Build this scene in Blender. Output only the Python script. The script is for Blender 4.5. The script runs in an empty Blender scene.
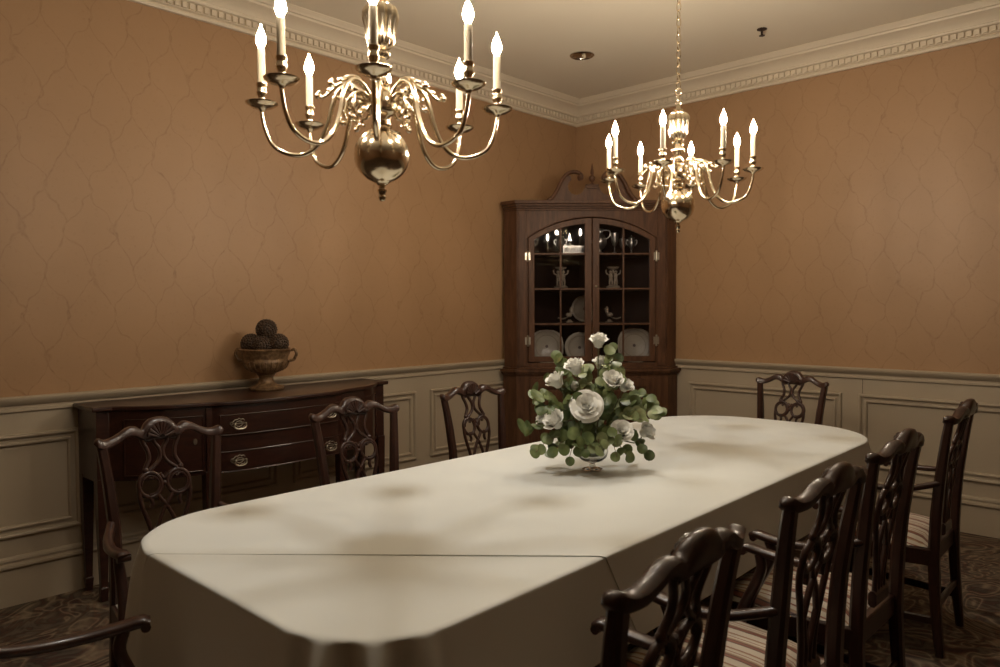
import bpy, bmesh, math, random
from mathutils import Vector, Matrix
PI = math.pi
random.seed(7)
SC = bpy.context.scene
COL = SC.collection

# ---------------------------------------------------------------- camera
cd = bpy.data.cameras.new('camera'); cam = bpy.data.objects.new('camera', cd); COL.objects.link(cam)
cam.matrix_world = Matrix(((0.72655, -0.02042, 0.68681, 4.14708),
                           (0.68711, 0.02719, -0.72605, -5.38983),
                           (-0.00385, 0.99942, 0.03378, 1.42),
                           (0, 0, 0, 1)))
cd.sensor_width = 36; cd.lens = 26.828; cd.clip_start = 0.05
cd.dof.use_dof = True; cd.dof.focus_distance = 3.1; cd.dof.aperture_fstop = 5.0
SC.camera = cam

# ---------------------------------------------------------------- world, exposure, lights
SC.view_settings.view_transform = 'Standard'; SC.view_settings.look = 'None'
SC.view_settings.gamma = 1; SC.view_settings.use_curve_mapping = False
SC.view_settings.exposure = 0.0
w = bpy.data.worlds.new('world'); SC.world = w; w.use_nodes = True
w.node_tree.nodes['Background'].inputs[0].default_value = (0.02, 0.02, 0.022, 1)
w.node_tree.nodes['Background'].inputs[1].default_value = 0.3
BULB_STRENGTH = 560
SPOT_W = 78
CEIL = 3.2312
XR, YF = 7.4, -8.6            # right wall, front wall (behind the camera)

def spot(x, y, watt, size=1.25):
    l = bpy.data.lights.new('downlight_lamp', 'SPOT'); l.energy = watt; l.spot_size = size; l.spot_blend = 1.0
    l.shadow_soft_size = 0.075; l.color = (1, 0.98, 0.94)
    o = bpy.data.objects.new('downlight_lamp', l); COL.objects.link(o); o.location = (x, y, CEIL - 0.035)
    return o
SPOTS = [(2.12, -2.22), (2.2, -3.9)]
for p in SPOTS: spot(p[0], p[1], SPOT_W)

# ---------------------------------------------------------------- materials
def nodes(name):
    m = bpy.data.materials.new(name); m.use_nodes = True
    nt = m.node_tree; b = nt.nodes['Principled BSDF']
    return m, nt, b
def setp(b, **k):
    for a, v in k.items():
        b.inputs[a.replace('_', ' ')].default_value = v
def nd(nt, t, **k):
    n = nt.nodes.new(t)
    for a, v in k.items(): setattr(n, a, v)
    return n
def ramp(nt, fac, stops, interp='LINEAR'):
    r = nd(nt, 'ShaderNodeValToRGB'); r.color_ramp.interpolation = interp
    els = r.color_ramp.elements
    while len(els) < len(stops): els.new(0.5)
    for e, (p, c) in zip(els, stops): e.position = p; e.color = (*c, 1)
    nt.links.new(fac, r.inputs[0]); return r
def math_(nt, op, a, b=None, c=None):
    n = nd(nt, 'ShaderNodeMath', operation=op)
    for i, v in enumerate((a, b, c)):
        if v is None: continue
        if isinstance(v, (int, float)): n.inputs[i].default_value = v
        else: nt.links.new(v, n.inputs[i])
    return n.outputs[0]
def bump(nt, b, h, strength=0.3, dist=0.01):
    n = nd(nt, 'ShaderNodeBump'); n.inputs['Strength'].default_value = strength; n.inputs['Distance'].default_value = dist
    nt.links.new(h, n.inputs['Height']); nt.links.new(n.outputs[0], b.inputs['Normal'])
def tc(nt, scale=(1, 1, 1), out='Object'):
    t = nd(nt, 'ShaderNodeTexCoord'); m = nd(nt, 'ShaderNodeMapping'); m.inputs['Scale'].default_value = scale
    nt.links.new(t.outputs[out], m.inputs[0]); return m.outputs[0]
def noise(nt, vec, scale=5, detail=4, rough=0.5, dist=0):
    n = nd(nt, 'ShaderNodeTexNoise'); nt.links.new(vec, n.inputs['Vector'])
    n.inputs['Scale'].default_value = scale; n.inputs['Detail'].default_value = detail
    n.inputs['Roughness'].default_value = rough; n.inputs['Distortion'].default_value = dist
    return n.outputs['Fac']
def plain(name, c, rough=0.5, metal=0, **k):
    m, nt, b = nodes(name); setp(b, Base_Color=(*c, 1), Roughness=rough, Metallic=metal)
    for a, v in k.items(): b.inputs[a.replace('_', ' ')].default_value = v
    n = noise(nt, tc(nt), 60, 3); bump(nt, b, n, 0.04, 0.002)
    return m
def wood(name, dark, light, rough=0.28, scale=(14, 14, 1.6), coat=0.3, spec=0.4):
    m, nt, b = nodes(name)
    v = tc(nt, scale)
    n1 = noise(nt, v, 3.0, 6, 0.6, 0.8); n2 = noise(nt, v, 14, 3, 0.6)
    f = math_(nt, 'ADD', math_(nt, 'MULTIPLY', n1, 0.75), math_(nt, 'MULTIPLY', n2, 0.25))
    r = ramp(nt, f, [(0.3, dark), (0.7, light)])
    nt.links.new(r.outputs[0], b.inputs['Base Color'])
    setp(b, Specular_IOR_Level=spec, Roughness=rough, Coat_Weight=coat, Coat_Roughness=0.12)
    bump(nt, b, f, 0.06, 0.003)
    return m
M = {}
M['mahogany'] = wood('mahogany', (0.014, 0.0058, 0.0042), (0.050, 0.019, 0.012), 0.36, coat=0.22)
M['sideboard_wood'] = wood('sideboard_wood', (0.018, 0.007, 0.006), (0.055, 0.020, 0.013), 0.3, (10, 1.6, 12))
M['cabinet_wood'] = wood('cabinet_wood', (0.052, 0.024, 0.013), (0.140, 0.066, 0.034), 0.45, (9, 9, 1.2), 0.0, 0.22)
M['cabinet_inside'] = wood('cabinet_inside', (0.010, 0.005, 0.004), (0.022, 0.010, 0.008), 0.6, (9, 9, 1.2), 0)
M['cream_paint'] = plain('cream_paint', (0.43, 0.365, 0.275), 0.45)
M['crown_paint'] = plain('crown_paint', (0.70, 0.61, 0.48), 0.5)
M['ceiling_paint'] = plain('ceiling_paint', (0.80, 0.73, 0.60), 0.85)
M['brass'] = plain('brass', (0.80, 0.69, 0.52), 0.17, 1.0)
M['old_brass'] = plain('old_brass', (0.50, 0.46, 0.38), 0.3, 1.0)
M['chrome'] = plain('chrome', (0.6, 0.57, 0.52), 0.2, 1.0)
M['silver'] = plain('silver', (0.62, 0.59, 0.54), 0.34, 1.0)
M['candle'] = plain('candle', (0.55, 0.47, 0.34), 0.6)
M['porcelain'] = plain('porcelain', (0.62, 0.55, 0.45), 0.25)
m, nt, b = nodes('plate_glaze')
t = nd(nt, 'ShaderNodeTexCoord'); sx = nd(nt, 'ShaderNodeSeparateXYZ'); nt.links.new(t.outputs['Object'], sx.inputs[0])
rr_ = math_(nt, 'SQRT', math_(nt, 'ADD', math_(nt, 'MULTIPLY', sx.outputs[0], sx.outputs[0]), math_(nt, 'MULTIPLY', sx.outputs[2], sx.outputs[2])))
pr_ = ramp(nt, math_(nt, 'MULTIPLY', rr_, 6.5), [(0, (.10, .06, .05)), (.075, (.10, .06, .05)), (.09, (.50, .44, .34)), (.58, (.50, .44, .34)), (.60, (.20, .15, .11)), (.62, (.50, .44, .34)), (.80, (.45, .40, .31)), (.82, (.24, .19, .14)), (.84, (.50, .44, .34))], 'LINEAR')
nt.links.new(pr_.outputs[0], b.inputs['Base Color']); setp(b, Roughness=.3); M['plate_glaze'] = m
M['figurine_glaze'] = plain('figurine_glaze', (0.36, 0.29, 0.21), 0.35)
M['rose'] = plain('rose', (0.90, 0.89, 0.83), 0.7)
M['stem'] = plain('stem', (0.10, 0.11, 0.05), 0.5)
M['twig'] = plain('twig', (0.16, 0.10, 0.06), 0.6)
M['dark_metal'] = plain('dark_metal', (0.05, 0.035, 0.03), 0.5, 0.6)
def leafmat():
    m, nt, b = nodes('leaf')
    i = nd(nt, 'ShaderNodeObjectInfo'); v = tc(nt)
    n = noise(nt, v, 22, 2)
    f = math_(nt, 'ADD', math_(nt, 'MULTIPLY', n, 0.7), math_(nt, 'MULTIPLY', i.outputs['Random'], 0.35))
    r = ramp(nt, f, [(0.3, (0.055, 0.085, 0.026)), (0.55, (0.15, 0.19, 0.065)), (0.8, (0.33, 0.37, 0.19))])
    nt.links.new(r.outputs[0], b.inputs['Base Color']); setp(b, Roughness=0.45, Subsurface_Weight=0.08)
    return m
M['leaf'] = leafmat()
def glassmat(name, rough=0.0, tint=(1, 1, 1)):
    m, nt, b = nodes(name); nt.nodes.remove(b)
    out = nt.nodes['Material Output']
    g = nd(nt, 'ShaderNodeBsdfGlossy'); g.inputs['Roughness'].default_value = 0.02
    t = nd(nt, 'ShaderNodeBsdfTransparent'); t.inputs[0].default_value = (*tint, 1)
    fr = nd(nt, 'ShaderNodeFresnel'); fr.inputs[0].default_value = 1.5
    mx = nd(nt, 'ShaderNodeMixShader'); nt.links.new(fr.outputs[0], mx.inputs[0])
    nt.links.new(t.outputs[0], mx.inputs[1]); nt.links.new(g.outputs[0], mx.inputs[2]); nt.links.new(mx.outputs[0], out.inputs[0])
    return m
M['pane'] = glassmat('pane', tint=(0.9, 0.9, 0.92))
m, nt, b = nodes('vase_glass'); setp(b, Base_Color=(0.85, 0.87, 0.85, 1), Roughness=0.02, Transmission_Weight=1.0, IOR=1.45); M['vase_glass'] = m
m, nt, b = nodes('bulb_glow'); setp(b, Base_Color=(1, 0.9, 0.75, 1), Emission_Color=(1, 0.85, 0.66, 1), Emission_Strength=BULB_STRENGTH); M['bulb_glow'] = m
m, nt, b = nodes('bulb_glow_low'); setp(b, Base_Color=(1, 0.9, 0.75, 1), Emission_Color=(1, 0.85, 0.66, 1), Emission_Strength=BULB_STRENGTH * .62); M['bulb_glow_low'] = m
m, nt, b = nodes('lens_glow'); setp(b, Emission_Color=(1, 0.9, 0.75, 1), Emission_Strength=12); M['lens_glow'] = m
def paper():
    m, nt, b = nodes('wallpaper')
    t = nd(nt, 'ShaderNodeTexCoord'); s = nd(nt, 'ShaderNodeSeparateXYZ'); nt.links.new(t.outputs['Object'], s.inputs[0])
    u = math_(nt, 'ADD', s.outputs[0], s.outputs[1]); z = s.outputs[2]
    nz = noise(nt, tc(nt), 8, 1.5, 0.5)
    u = math_(nt, 'ADD', u, math_(nt, 'MULTIPLY', math_(nt, 'SUBTRACT', nz, 0.5), 0.13))
    # ogee trellis of thin vines: u = k*P +- A sin(2 pi z / L)
    P, L = 0.21, 0.43
    w_ = math_(nt, 'MULTIPLY', math_(nt, 'SINE', math_(nt, 'MULTIPLY', z, 2 * PI / L)), P * 0.27)
    lines = None
    for sg, off in ((1, 0), (-1, 0.5)):
        q = math_(nt, 'ADD', math_(nt, 'DIVIDE', math_(nt, 'ADD', u, math_(nt, 'MULTIPLY', w_, sg)), P), off)
        d = math_(nt, 'ABSOLUTE', math_(nt, 'SUBTRACT', math_(nt, 'FRACT', q), 0.5))
        l = math_(nt, 'SUBTRACT', 1, math_(nt, 'MINIMUM', math_(nt, 'DIVIDE', d, 0.034), 1))
        lines = l if lines is None else math_(nt, 'MAXIMUM', lines, l)
    n2 = noise(nt, tc(nt), 30, 3, 0.6)
    cu = math_(nt, 'ABSOLUTE', math_(nt, 'SUBTRACT', noise(nt, tc(nt), 15, 0.5, 0.4, 1.2), 0.5))
    cu = math_(nt, 'MULTIPLY', math_(nt, 'SUBTRACT', 1, math_(nt, 'MINIMUM', math_(nt, 'DIVIDE', cu, 0.016), 1)), 0.35)
    lines = math_(nt, 'MAXIMUM', lines, cu)
    lines = math_(nt, 'MULTIPLY', lines, math_(nt, 'MULTIPLY_ADD', n2, 2.2, -0.55))
    v2 = nd(nt, 'ShaderNodeTexVoronoi'); nt.links.new(tc(nt), v2.inputs['Vector']); v2.inputs['Scale'].default_value = 26
    spk = math_(nt, 'LESS_THAN', v2.outputs['Distance'], 0.17)
    big = noise(nt, tc(nt), 2.2, 3, 0.6)
    fac = math_(nt, 'ADD', math_(nt, 'MULTIPLY', lines, 0.62), math_(nt, 'MULTIPLY', spk, 0.12))
    fac = math_(nt, 'ADD', fac, math_(nt, 'MULTIPLY', math_(nt, 'SUBTRACT', big, 0.4), 0.5))
    r = ramp(nt, fac, [(0.0, (0.385, 0.232, 0.122)), (0.4, (0.325, 0.190, 0.097)), (1.0, (0.205, 0.115, 0.057))])
    nt.links.new(r.outputs[0], b.inputs['Base Color']); setp(b, Roughness=0.5)
    bump(nt, b, math_(nt, 'ADD', lines, math_(nt, 'MULTIPLY', n2, 0.4)), 0.12, 0.003)
    return m
M['wallpaper'] = paper()
def carpet():
    m, nt, b = nodes('carpet')
    v = tc(nt)
    n = noise(nt, v, 2.0, 2, 0.45, 1.6)
    n2 = noise(nt, v, 3.6, 2, 0.5, 2.0)
    f1 = math_(nt, 'ABSOLUTE', math_(nt, 'SINE', math_(nt, 'MULTIPLY', n, 21)))
    f2 = math_(nt, 'ABSOLUTE', math_(nt, 'SINE', math_(nt, 'MULTIPLY', n2, 17)))
    r1 = ramp(nt, f1, [(0.0, (0.030, 0.018, 0.014)), (0.45, (0.10, 0.065, 0.04)), (0.62, (0.30, 0.22, 0.14)), (0.9, (0.055, 0.028, 0.020)), (1, (0.02, 0.013, 0.012))])
    r2 = ramp(nt, f2, [(0.0, (0.13, 0.045, 0.028)), (0.5, (0.05, 0.032, 0.022)), (1.0, (0.19, 0.15, 0.10))])
    mx = nd(nt, 'ShaderNodeMixRGB'); mx.inputs[0].default_value = 0.4
    nt.links.new(r1.outputs[0], mx.inputs[1]); nt.links.new(r2.outputs[0], mx.inputs[2])
    pile = noise(nt, v, 260, 2)
    nt.links.new(mx.outputs[0], b.inputs['Base Color']); setp(b, Roughness=0.95)
    bump(nt, b, pile, 0.5, 0.006)
    return m
M['carpet'] = carpet()
def stripes():
    m, nt, b = nodes('striped_upholstery')
    t = nd(nt, 'ShaderNodeTexCoord'); s = nd(nt, 'ShaderNodeSeparateXYZ'); nt.links.new(t.outputs['Object'], s.inputs[0])
    f = math_(nt, 'FRACT', math_(nt, 'MULTIPLY', math_(nt, 'ADD', s.outputs[0], 5.02), 1 / 0.088))
    cr = (0.50, 0.44, 0.35); tr = (0.21, 0.060, 0.033); br = (0.07, 0.024, 0.018); go = (0.30, 0.18, 0.10)
    r = ramp(nt, f, [(0, cr), (0.26, br), (0.31, tr), (0.43, br), (0.48, go), (0.56, cr), (0.66, tr), (0.70, cr), (0.84, go), (0.90, tr), (0.94, cr)], 'CONSTANT')
    nt.links.new(r.outputs[0], b.inputs['Base Color']); setp(b, Roughness=0.55, Sheen_Weight=0.2)
    bump(nt, b, noise(nt, tc(nt), 300, 2), 0.2, 0.002)
    return m
M['stripes'] = stripes()
def clothmat():
    m, nt, b = nodes('table_linen')
    n = noise(nt, tc(nt), 1.6, 3, 0.5)
    r = ramp(nt, n, [(0.3, (0.62, 0.63, 0.59)), (0.7, (0.67, 0.68, 0.635))])
    nt.links.new(r.outputs[0], b.inputs['Base Color']); setp(b, Roughness=0.75, Sheen_Weight=0.1)
    bump(nt, b, noise(nt, tc(nt), 2.6, 2, 0.5), 0.35, 0.03)
    return m
M['linen'] = clothmat()
def urnmat():
    m, nt, b = nodes('urn_stone')
    n = noise(nt, tc(nt), 40, 5, 0.7)
    r = ramp(nt, n, [(0.35, (0.10, 0.055, 0.028)), (0.7, (0.36, 0.23, 0.12))])
    nt.links.new(r.outputs[0], b.inputs['Base Color']); setp(b, Roughness=0.45, Metallic=0.3)
    bump(nt, b, n, 0.4, 0.004); return m
M['urn'] = urnmat()
m, nt, b = nodes('cone_scales')
r = ramp(nt, noise(nt, tc(nt), 90, 3), [(0.35, (0.020, 0.011, 0.007)), (0.7, (0.12, 0.07, 0.04))]); nt.links.new(r.outputs[0], b.inputs['Base Color']); setp(b, Roughness=0.6)
M['cone'] = m

# ---------------------------------------------------------------- mesh builder
class MB:
    def __init__(s): s.v = []; s.f = []
    def add(s, vs, fs, mat=None):
        o = len(s.v)
        s.v += [tuple(mat @ Vector(p)) if mat else tuple(p) for p in vs]
        s.f += [tuple(i + o for i in f) for f in fs]
    def box(s, x0, y0, z0, x1, y1, z1, mat=None):
        vs = [(x, y, z) for z in (z0, z1) for y in (y0, y1) for x in (x0, x1)]
        s.add(vs, [(0, 2, 3, 1), (4, 5, 7, 6), (0, 1, 5, 4), (2, 6, 7, 3), (0, 4, 6, 2), (1, 3, 7, 5)], mat)
    def rings(s, rs, closed=True, cap=True, loop=False, mat=None):
        n = len(rs[0]); vs = [p for r in rs for p in r]; fs = []
        K = len(rs)
        for k in range(K if loop else K - 1):
            a, b2 = k * n, ((k + 1) % K) * n
            for i in range(n if closed else n - 1):
                j = (i + 1) % n
                fs.append((a + i, a + j, b2 + j, b2 + i))
        if cap and closed and not loop:
            fs.append(tuple(range(n - 1, -1, -1))); fs.append(tuple((K - 1) * n + i for i in range(n)))
        s.add(vs, fs, mat)
    def lathe(s, prof, n=24, c=(0, 0, 0), mat=None, cap=True):
        rs = [[(c[0] + r * math.cos(2 * PI * i / n), c[1] + r * math.sin(2 * PI * i / n), c[2] + z) for i in range(n)] for r, z in prof]
        s.rings(rs, mat=mat, cap=cap)
    def sphere(s, r, c=(0, 0, 0), n=16, m=10, sc=(1, 1, 1), mat=None):
        rs = []
        for k in range(m + 1):
            a = -PI / 2 + PI * k / m; rr = max(math.cos(a), 0.001)
            rs.append([(c[0] + sc[0] * r * rr * math.cos(2 * PI * i / n), c[1] + sc[1] * r * rr * math.sin(2 * PI * i / n), c[2] + sc[2] * r * math.sin(a)) for i in range(n)])
        s.rings(rs, mat=mat)
    def sweep(s, path, sec, up=(0, 1, 0), loop=False, mat=None):
        """sec: list of (a,b) or function(t)->list; a across (T x up), b along up"""
        P = [Vector(p) for p in path]; n = len(P); rs = []
        for i in range(n):
            if loop: t = P[(i + 1) % n] - P[i - 1]
            else: t = P[min(i + 1, n - 1)] - P[max(i - 1, 0)]
            t.normalize(); U = Vector(up(i / (n - 1)) if callable(up) else up)
            U = (U - t * U.dot(t))
            if U.length < 1e-4: U = t.orthogonal()
            U.normalize(); S = t.cross(U)
            q = sec(i / (n - 1)) if callable(sec) else sec
            rs.append([tuple(P[i] + S * a + U * b2) for a, b2 in q])
        s.rings(rs, loop=loop, mat=mat)
    def prism(s, poly, d0, d1, axis='z', mat=None):
        f = {'z': lambda a, b2, d: (a, b2, d), 'y': lambda a, b2, d: (a, d, b2), 'x': lambda a, b2, d: (d, a, b2)}[axis]
        s.rings([[f(a, b2, d0) for a, b2 in poly], [f(a, b2, d1) for a, b2 in poly]], mat=mat)
    def ringprism(s, out, inn, d0, d1, mat=None):
        """frame in the x-z plane between two polygons of equal length, extruded along y"""
        n = len(out); vs = [(a, d0, b2) for a, b2 in out] + [(a, d0, b2) for a, b2 in inn] + [(a, d1, b2) for a, b2 in out] + [(a, d1, b2) for a, b2 in inn]
        fs = []
        for i in range(n):
            j = (i + 1) % n
            fs += [(i, j, n + j, n + i), (2 * n + i, 3 * n + i, 3 * n + j, 2 * n + j), (i, 2 * n + i, 2 * n + j, j), (n + i, n + j, 3 * n + j, 3 * n + i)]
        s.add(vs, fs, mat)
    def build(s, name, mat, parent=None, loc=None, angle=35, bevel=0, subsurf=0):
        me = bpy.data.meshes.new(name); me.from_pydata(s.v, [], s.f); me.update()
        bm = bmesh.new(); bm.from_mesh(me); bmesh.ops.recalc_face_normals(bm, faces=bm.faces); bm.to_mesh(me); bm.free()
        for p in me.polygons: p.use_smooth = True
        if angle < 180: me.set_sharp_from_angle(angle=math.radians(angle))
        me.materials.append(M[mat])
        o = bpy.data.objects.new(name, me); COL.objects.link(o)
        if parent: o.parent = parent
        if loc: o.location = loc
        if bevel:
            md = o.modifiers.new('bevel', 'BEVEL'); md.width = bevel; md.segments = 2; md.limit_method = 'ANGLE'; md.angle_limit = math.radians(40)
        if subsurf:
            md = o.modifiers.new('sub', 'SUBSURF'); md.levels = subsurf; md.render_levels = subsurf
        return o
def circ(r, n=10, ry=None):
    ry = r if ry is None else ry
    return [(r * math.cos(2 * PI * i / n), ry * math.sin(2 * PI * i / n)) for i in range(n)]
def rrect(w_, h, k=0.3):
    """rounded rectangle section, full sizes w_, h"""
    a, b2 = w_ / 2, h / 2; c = min(a, b2) * k * 2
    return [(a, -b2 + c), (a, b2 - c), (a - c, b2), (-a + c, b2), (-a, b2 - c), (-a, -b2 + c), (-a + c, -b2), (a - c, -b2)]
def cr(pts, n=6, loop=False):
    """Catmull-Rom through points"""
    P = [Vector(p) for p in pts]; out = []; N = len(P)
    rng = range(N) if loop else range(N - 1)
    for i in rng:
        if loop: p0, p1, p2, p3 = P[i - 1], P[i], P[(i + 1) % N], P[(i + 2) % N]
        else: p0 = P[max(i - 1, 0)]; p1 = P[i]; p2 = P[i + 1]; p3 = P[min(i + 2, N - 1)]
        for k in range(n):
            t = k / n
            out.append(0.5 * ((2 * p1) + (p2 - p0) * t + (2 * p0 - 5 * p1 + 4 * p2 - p3) * t * t + (3 * p1 - p0 - 3 * p2 + p3) * t ** 3))
    if not loop: out.append(P[-1])
    return out
def tag(o, label, cat, group=None, kind=None):
    if label: o['label'] = label
    if cat: o['category'] = cat
    if group: o['group'] = group
    if kind: o['kind'] = kind
    return o
def thing(name, label, cat, loc=(0, 0, 0), rz=0, group=None):
    o = bpy.data.objects.new(name, None); COL.objects.link(o); o.location = loc; o.rotation_euler = (0, 0, rz)
    o.empty_display_size = 0.1
    return tag(o, label, cat, group)
def struct(mb, name, mat, **k):
    o = mb.build(name, mat, **k); o['kind'] = 'structure'; return o
def dup(root, loc, rz, label, skip=()):
    def cp(o, par):
        c = o.copy(); COL.objects.link(c)
        if par: c.parent = par
        for ch in list(o.children):
            if not ch.name.split('.')[0] in skip: cp(ch, c)
        return c
    r = cp(root, None); r.location = loc; r.rotation_euler = (0, 0, rz); r['label'] = label
    return r

# ================================================================ ROOM
T = 0.15
mb = MB(); mb.box(-T, YF - T, -0.1, XR + T, T, 0); struct(mb, 'floor', 'carpet')
mb = MB(); mb.box(-T, YF - T, CEIL, XR + T, T, CEIL + 0.1); struct(mb, 'ceiling', 'ceiling_paint')
mb = MB(); mb.box(-T, YF, 0, 0, 0, CEIL); struct(mb, 'wall_left', 'wallpaper')
mb = MB(); mb.box(-T, 0, 0, XR + T, T, CEIL); struct(mb, 'wall_back', 'wallpaper')
mb = MB(); mb.box(XR, YF, 0, XR + T, 0, CEIL); struct(mb, 'wall_right', 'wallpaper')
mb = MB(); mb.box(-T, YF - T, 0, XR + T, YF, CEIL); struct(mb, 'wall_front', 'wallpaper')
WALLS = {  # name: function (along, out, z) -> point ; length
    'left': (lambda a, o, z: (o, -a, z), -YF), 'back': (lambda a, o, z: (a, -o, z), XR),
    'right': (lambda a, o, z: (XR - o, -a, z), -YF), 'front': (lambda a, o, z: (a, YF + o, z), XR)}
CROWN = [(0, 3.044), (.020, 3.044), (.024, 3.052), (.022, 3.062), (.014, 3.066), (.014, 3.070), (.030, 3.074), (.030, 3.113), (.052, 3.118), (.056, 3.128), (.052, 3.134),
         (.060, 3.146), (.078, 3.162), (.104, 3.176), (.128, 3.184), (.132, 3.196), (.146, 3.198), (.150, 3.206), (.158, 3.212), (.163, 3.222), (.169, 3.226), (.169, CEIL), (0, CEIL)]
RAIL = [(0, .928), (.016, .928), (.024, .934), (.024, .944), (.018, .949), (.013, .952), (.013, .960), (.022, .964), (.030, .972), (.040, .984), (.044, .992), (.044, 1.000), (.038, 1.005), (0, 1.005)]
BCAP = [(.014, .178), (.026, .180), (.034, .188), (.034, .198), (.026, .203), (.018, .206), (.018, .214), (.026, .219), (.024, .230), (.014, .238), (0, .240)]
def run(prof, f, L, name, mat, mitre=True, kind=None):
    mb = MB()
    a = [f((o if mitre else 0), o, z) for o, z in prof]; b2 = [f(L - (o if mitre else 0), o, z) for o, z in prof]
    mb.rings([a, b2]); return mb
ti = 1
PANELS = {'left': [(0.95, 1.774), (1.914, 2.91), (3.02, 4.017), (4.127, 5.3), (5.41, 6.6)], 'back': [(1.15, 2.328), (2.439, 3.75), (3.86, 5.0), (5.11, 6.1)],
          'right': [(.3, 2.2), (2.4, 4.4), (4.6, 6.8)], 'front': [(.3, 2.2), (2.4, 4.2), (4.4, 6.0)]}
for wn, (f, L) in WALLS.items():
    mb = run(CROWN, f, L, '', '')
    # dentil blocks of the crown moulding
    if wn in ('left', 'back'):
        n = int((L - .1) / .0415)
        for i in range(n):
            a = .062 + i * .0415
            pts = [f(x, y, z) for z in (3.078, 3.110) for y in (.028, .047) for x in (a, a + .025)]
            mb.add(pts, [(0, 2, 3, 1), (4, 5, 7, 6), (0, 1, 5, 4), (2, 6, 7, 3), (0, 4, 6, 2), (1, 3, 7, 5)])
    struct(mb, 'trim_%d' % ti, 'crown_paint', angle=30); ti += 1
    if wn in ('right', 'front'): continue
    # painted dado with applied panel moulding and chair rail
    mb = MB()
    mb.rings([[f(0, 0, 0), f(0, .010, 0), f(0, .010, .93), f(0, 0, .93)], [f(L, 0, 0), f(L, .010, 0), f(L, .010, .93), f(L, 0, .93)]])
    struct(mb, 'trim_%d' % ti, 'cream_paint'); ti += 1
    struct(run(RAIL, f, L, '', ''), 'trim_%d' % ti, 'cream_paint', angle=30); ti += 1
    for (a0, a1) in PANELS[wn]:
        mb = MB(); rs = []
        prof = [(0, .009), (0, .024), (.004, .032), (.012, .034), (.018, .030), (.022, .016), (.038, .014), (.041, .027), (.048, .029), (.054, .024), (.057, .009)]
        for (sa, sz, ca, cz) in ((1, 1, a0, .332), (-1, 1, a1, .332), (-1, -1, a1, .826), (1, -1, a0, .826)):
            rs.append([f(ca + sa * i, o, cz + sz * i) for i, o in prof])
        mb.rings(rs, loop=True); struct(mb, 'trim_%d' % ti, 'cream_paint', angle=30); ti += 1
    mb = run(BCAP, f, L, '', '')
    mb.rings([[f(0, .0, 0), f(0, .016, 0), f(0, .016, .20), f(0, 0, .20)], [f(L, 0, 0), f(L, .016, 0), f(L, .016, .20), f(L, 0, .20)]])
    struct(mb, 'baseboard_' + wn, 'cream_paint', angle=30)
mb = MB(); mb.box(2.459, -.0108, .83, 2.462, -.0095, .93); mb.box(2.459, -.0108, .24, 2.462, -.0095, .33)
struct(mb, 'trim_%d' % ti, 'dark_metal')

# ================================================================ ceiling fixtures
def downlight(x, y, label, on):
    t = thing('recessed_light', label, 'ceiling light', (x, y, CEIL), group='recessed ceiling lights')
    mb = MB(); mb.rings([[(r * math.cos(2 * PI * i / 32), r * math.sin(2 * PI * i / 32), z) for i in range(32)] for r, z in ((.088, 0), (.088, -.006), (.080, -.010), (.070, -.006), (.068, -.001))], cap=False)
    mb.build('trim_ring', 'chrome', t)
    mb = MB(); mb.lathe([(.0005, -.003), (.03, -.006), (.055, -.005), (.067, -.002), (.067, -.001), (.0005, -.001)], 32); mb.build('reflector', 'chrome', t)
    mb = MB(); mb.sphere(.016, (0.012, .006, -.012)); mb.build('lamp', 'lens_glow' if on else 'candle', t)
    return t
downlight(.867, -1.056, 'round chrome recessed ceiling light above the corner cabinet, unlit', False)
for i, (x, y) in enumerate(SPOTS):
    downlight(x, y, ['round recessed ceiling light above the far half of the table, lit', 'round recessed ceiling light above the near half of the table, lit'][i], True)
t = thing('sprinkler', 'small dark fire sprinkler on the ceiling right of the farther chandelier', 'sprinkler', (2.013, -.64, CEIL))
mb = MB(); mb.lathe([(.032, 0), (.032, -.004), (.018, -.010), (.0005, -.010)], 20); mb.build('escutcheon', 'dark_metal', t)
mb = MB(); mb.box(-.004, -.010, -.040, .004, -.005, -.006); mb.box(-.004, .005, -.040, .004, .010, -.006); mb.lathe([(.006, -.006), (.006, -.02), (.003, -.04)], 10); mb.build('frame', 'dark_metal', t)
mb = MB(); mb.lathe([(.0005, -.040), (.018, -.041), (.019, -.044), (.0005, -.044)], 16); mb.build('deflector', 'dark_metal', t)

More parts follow.
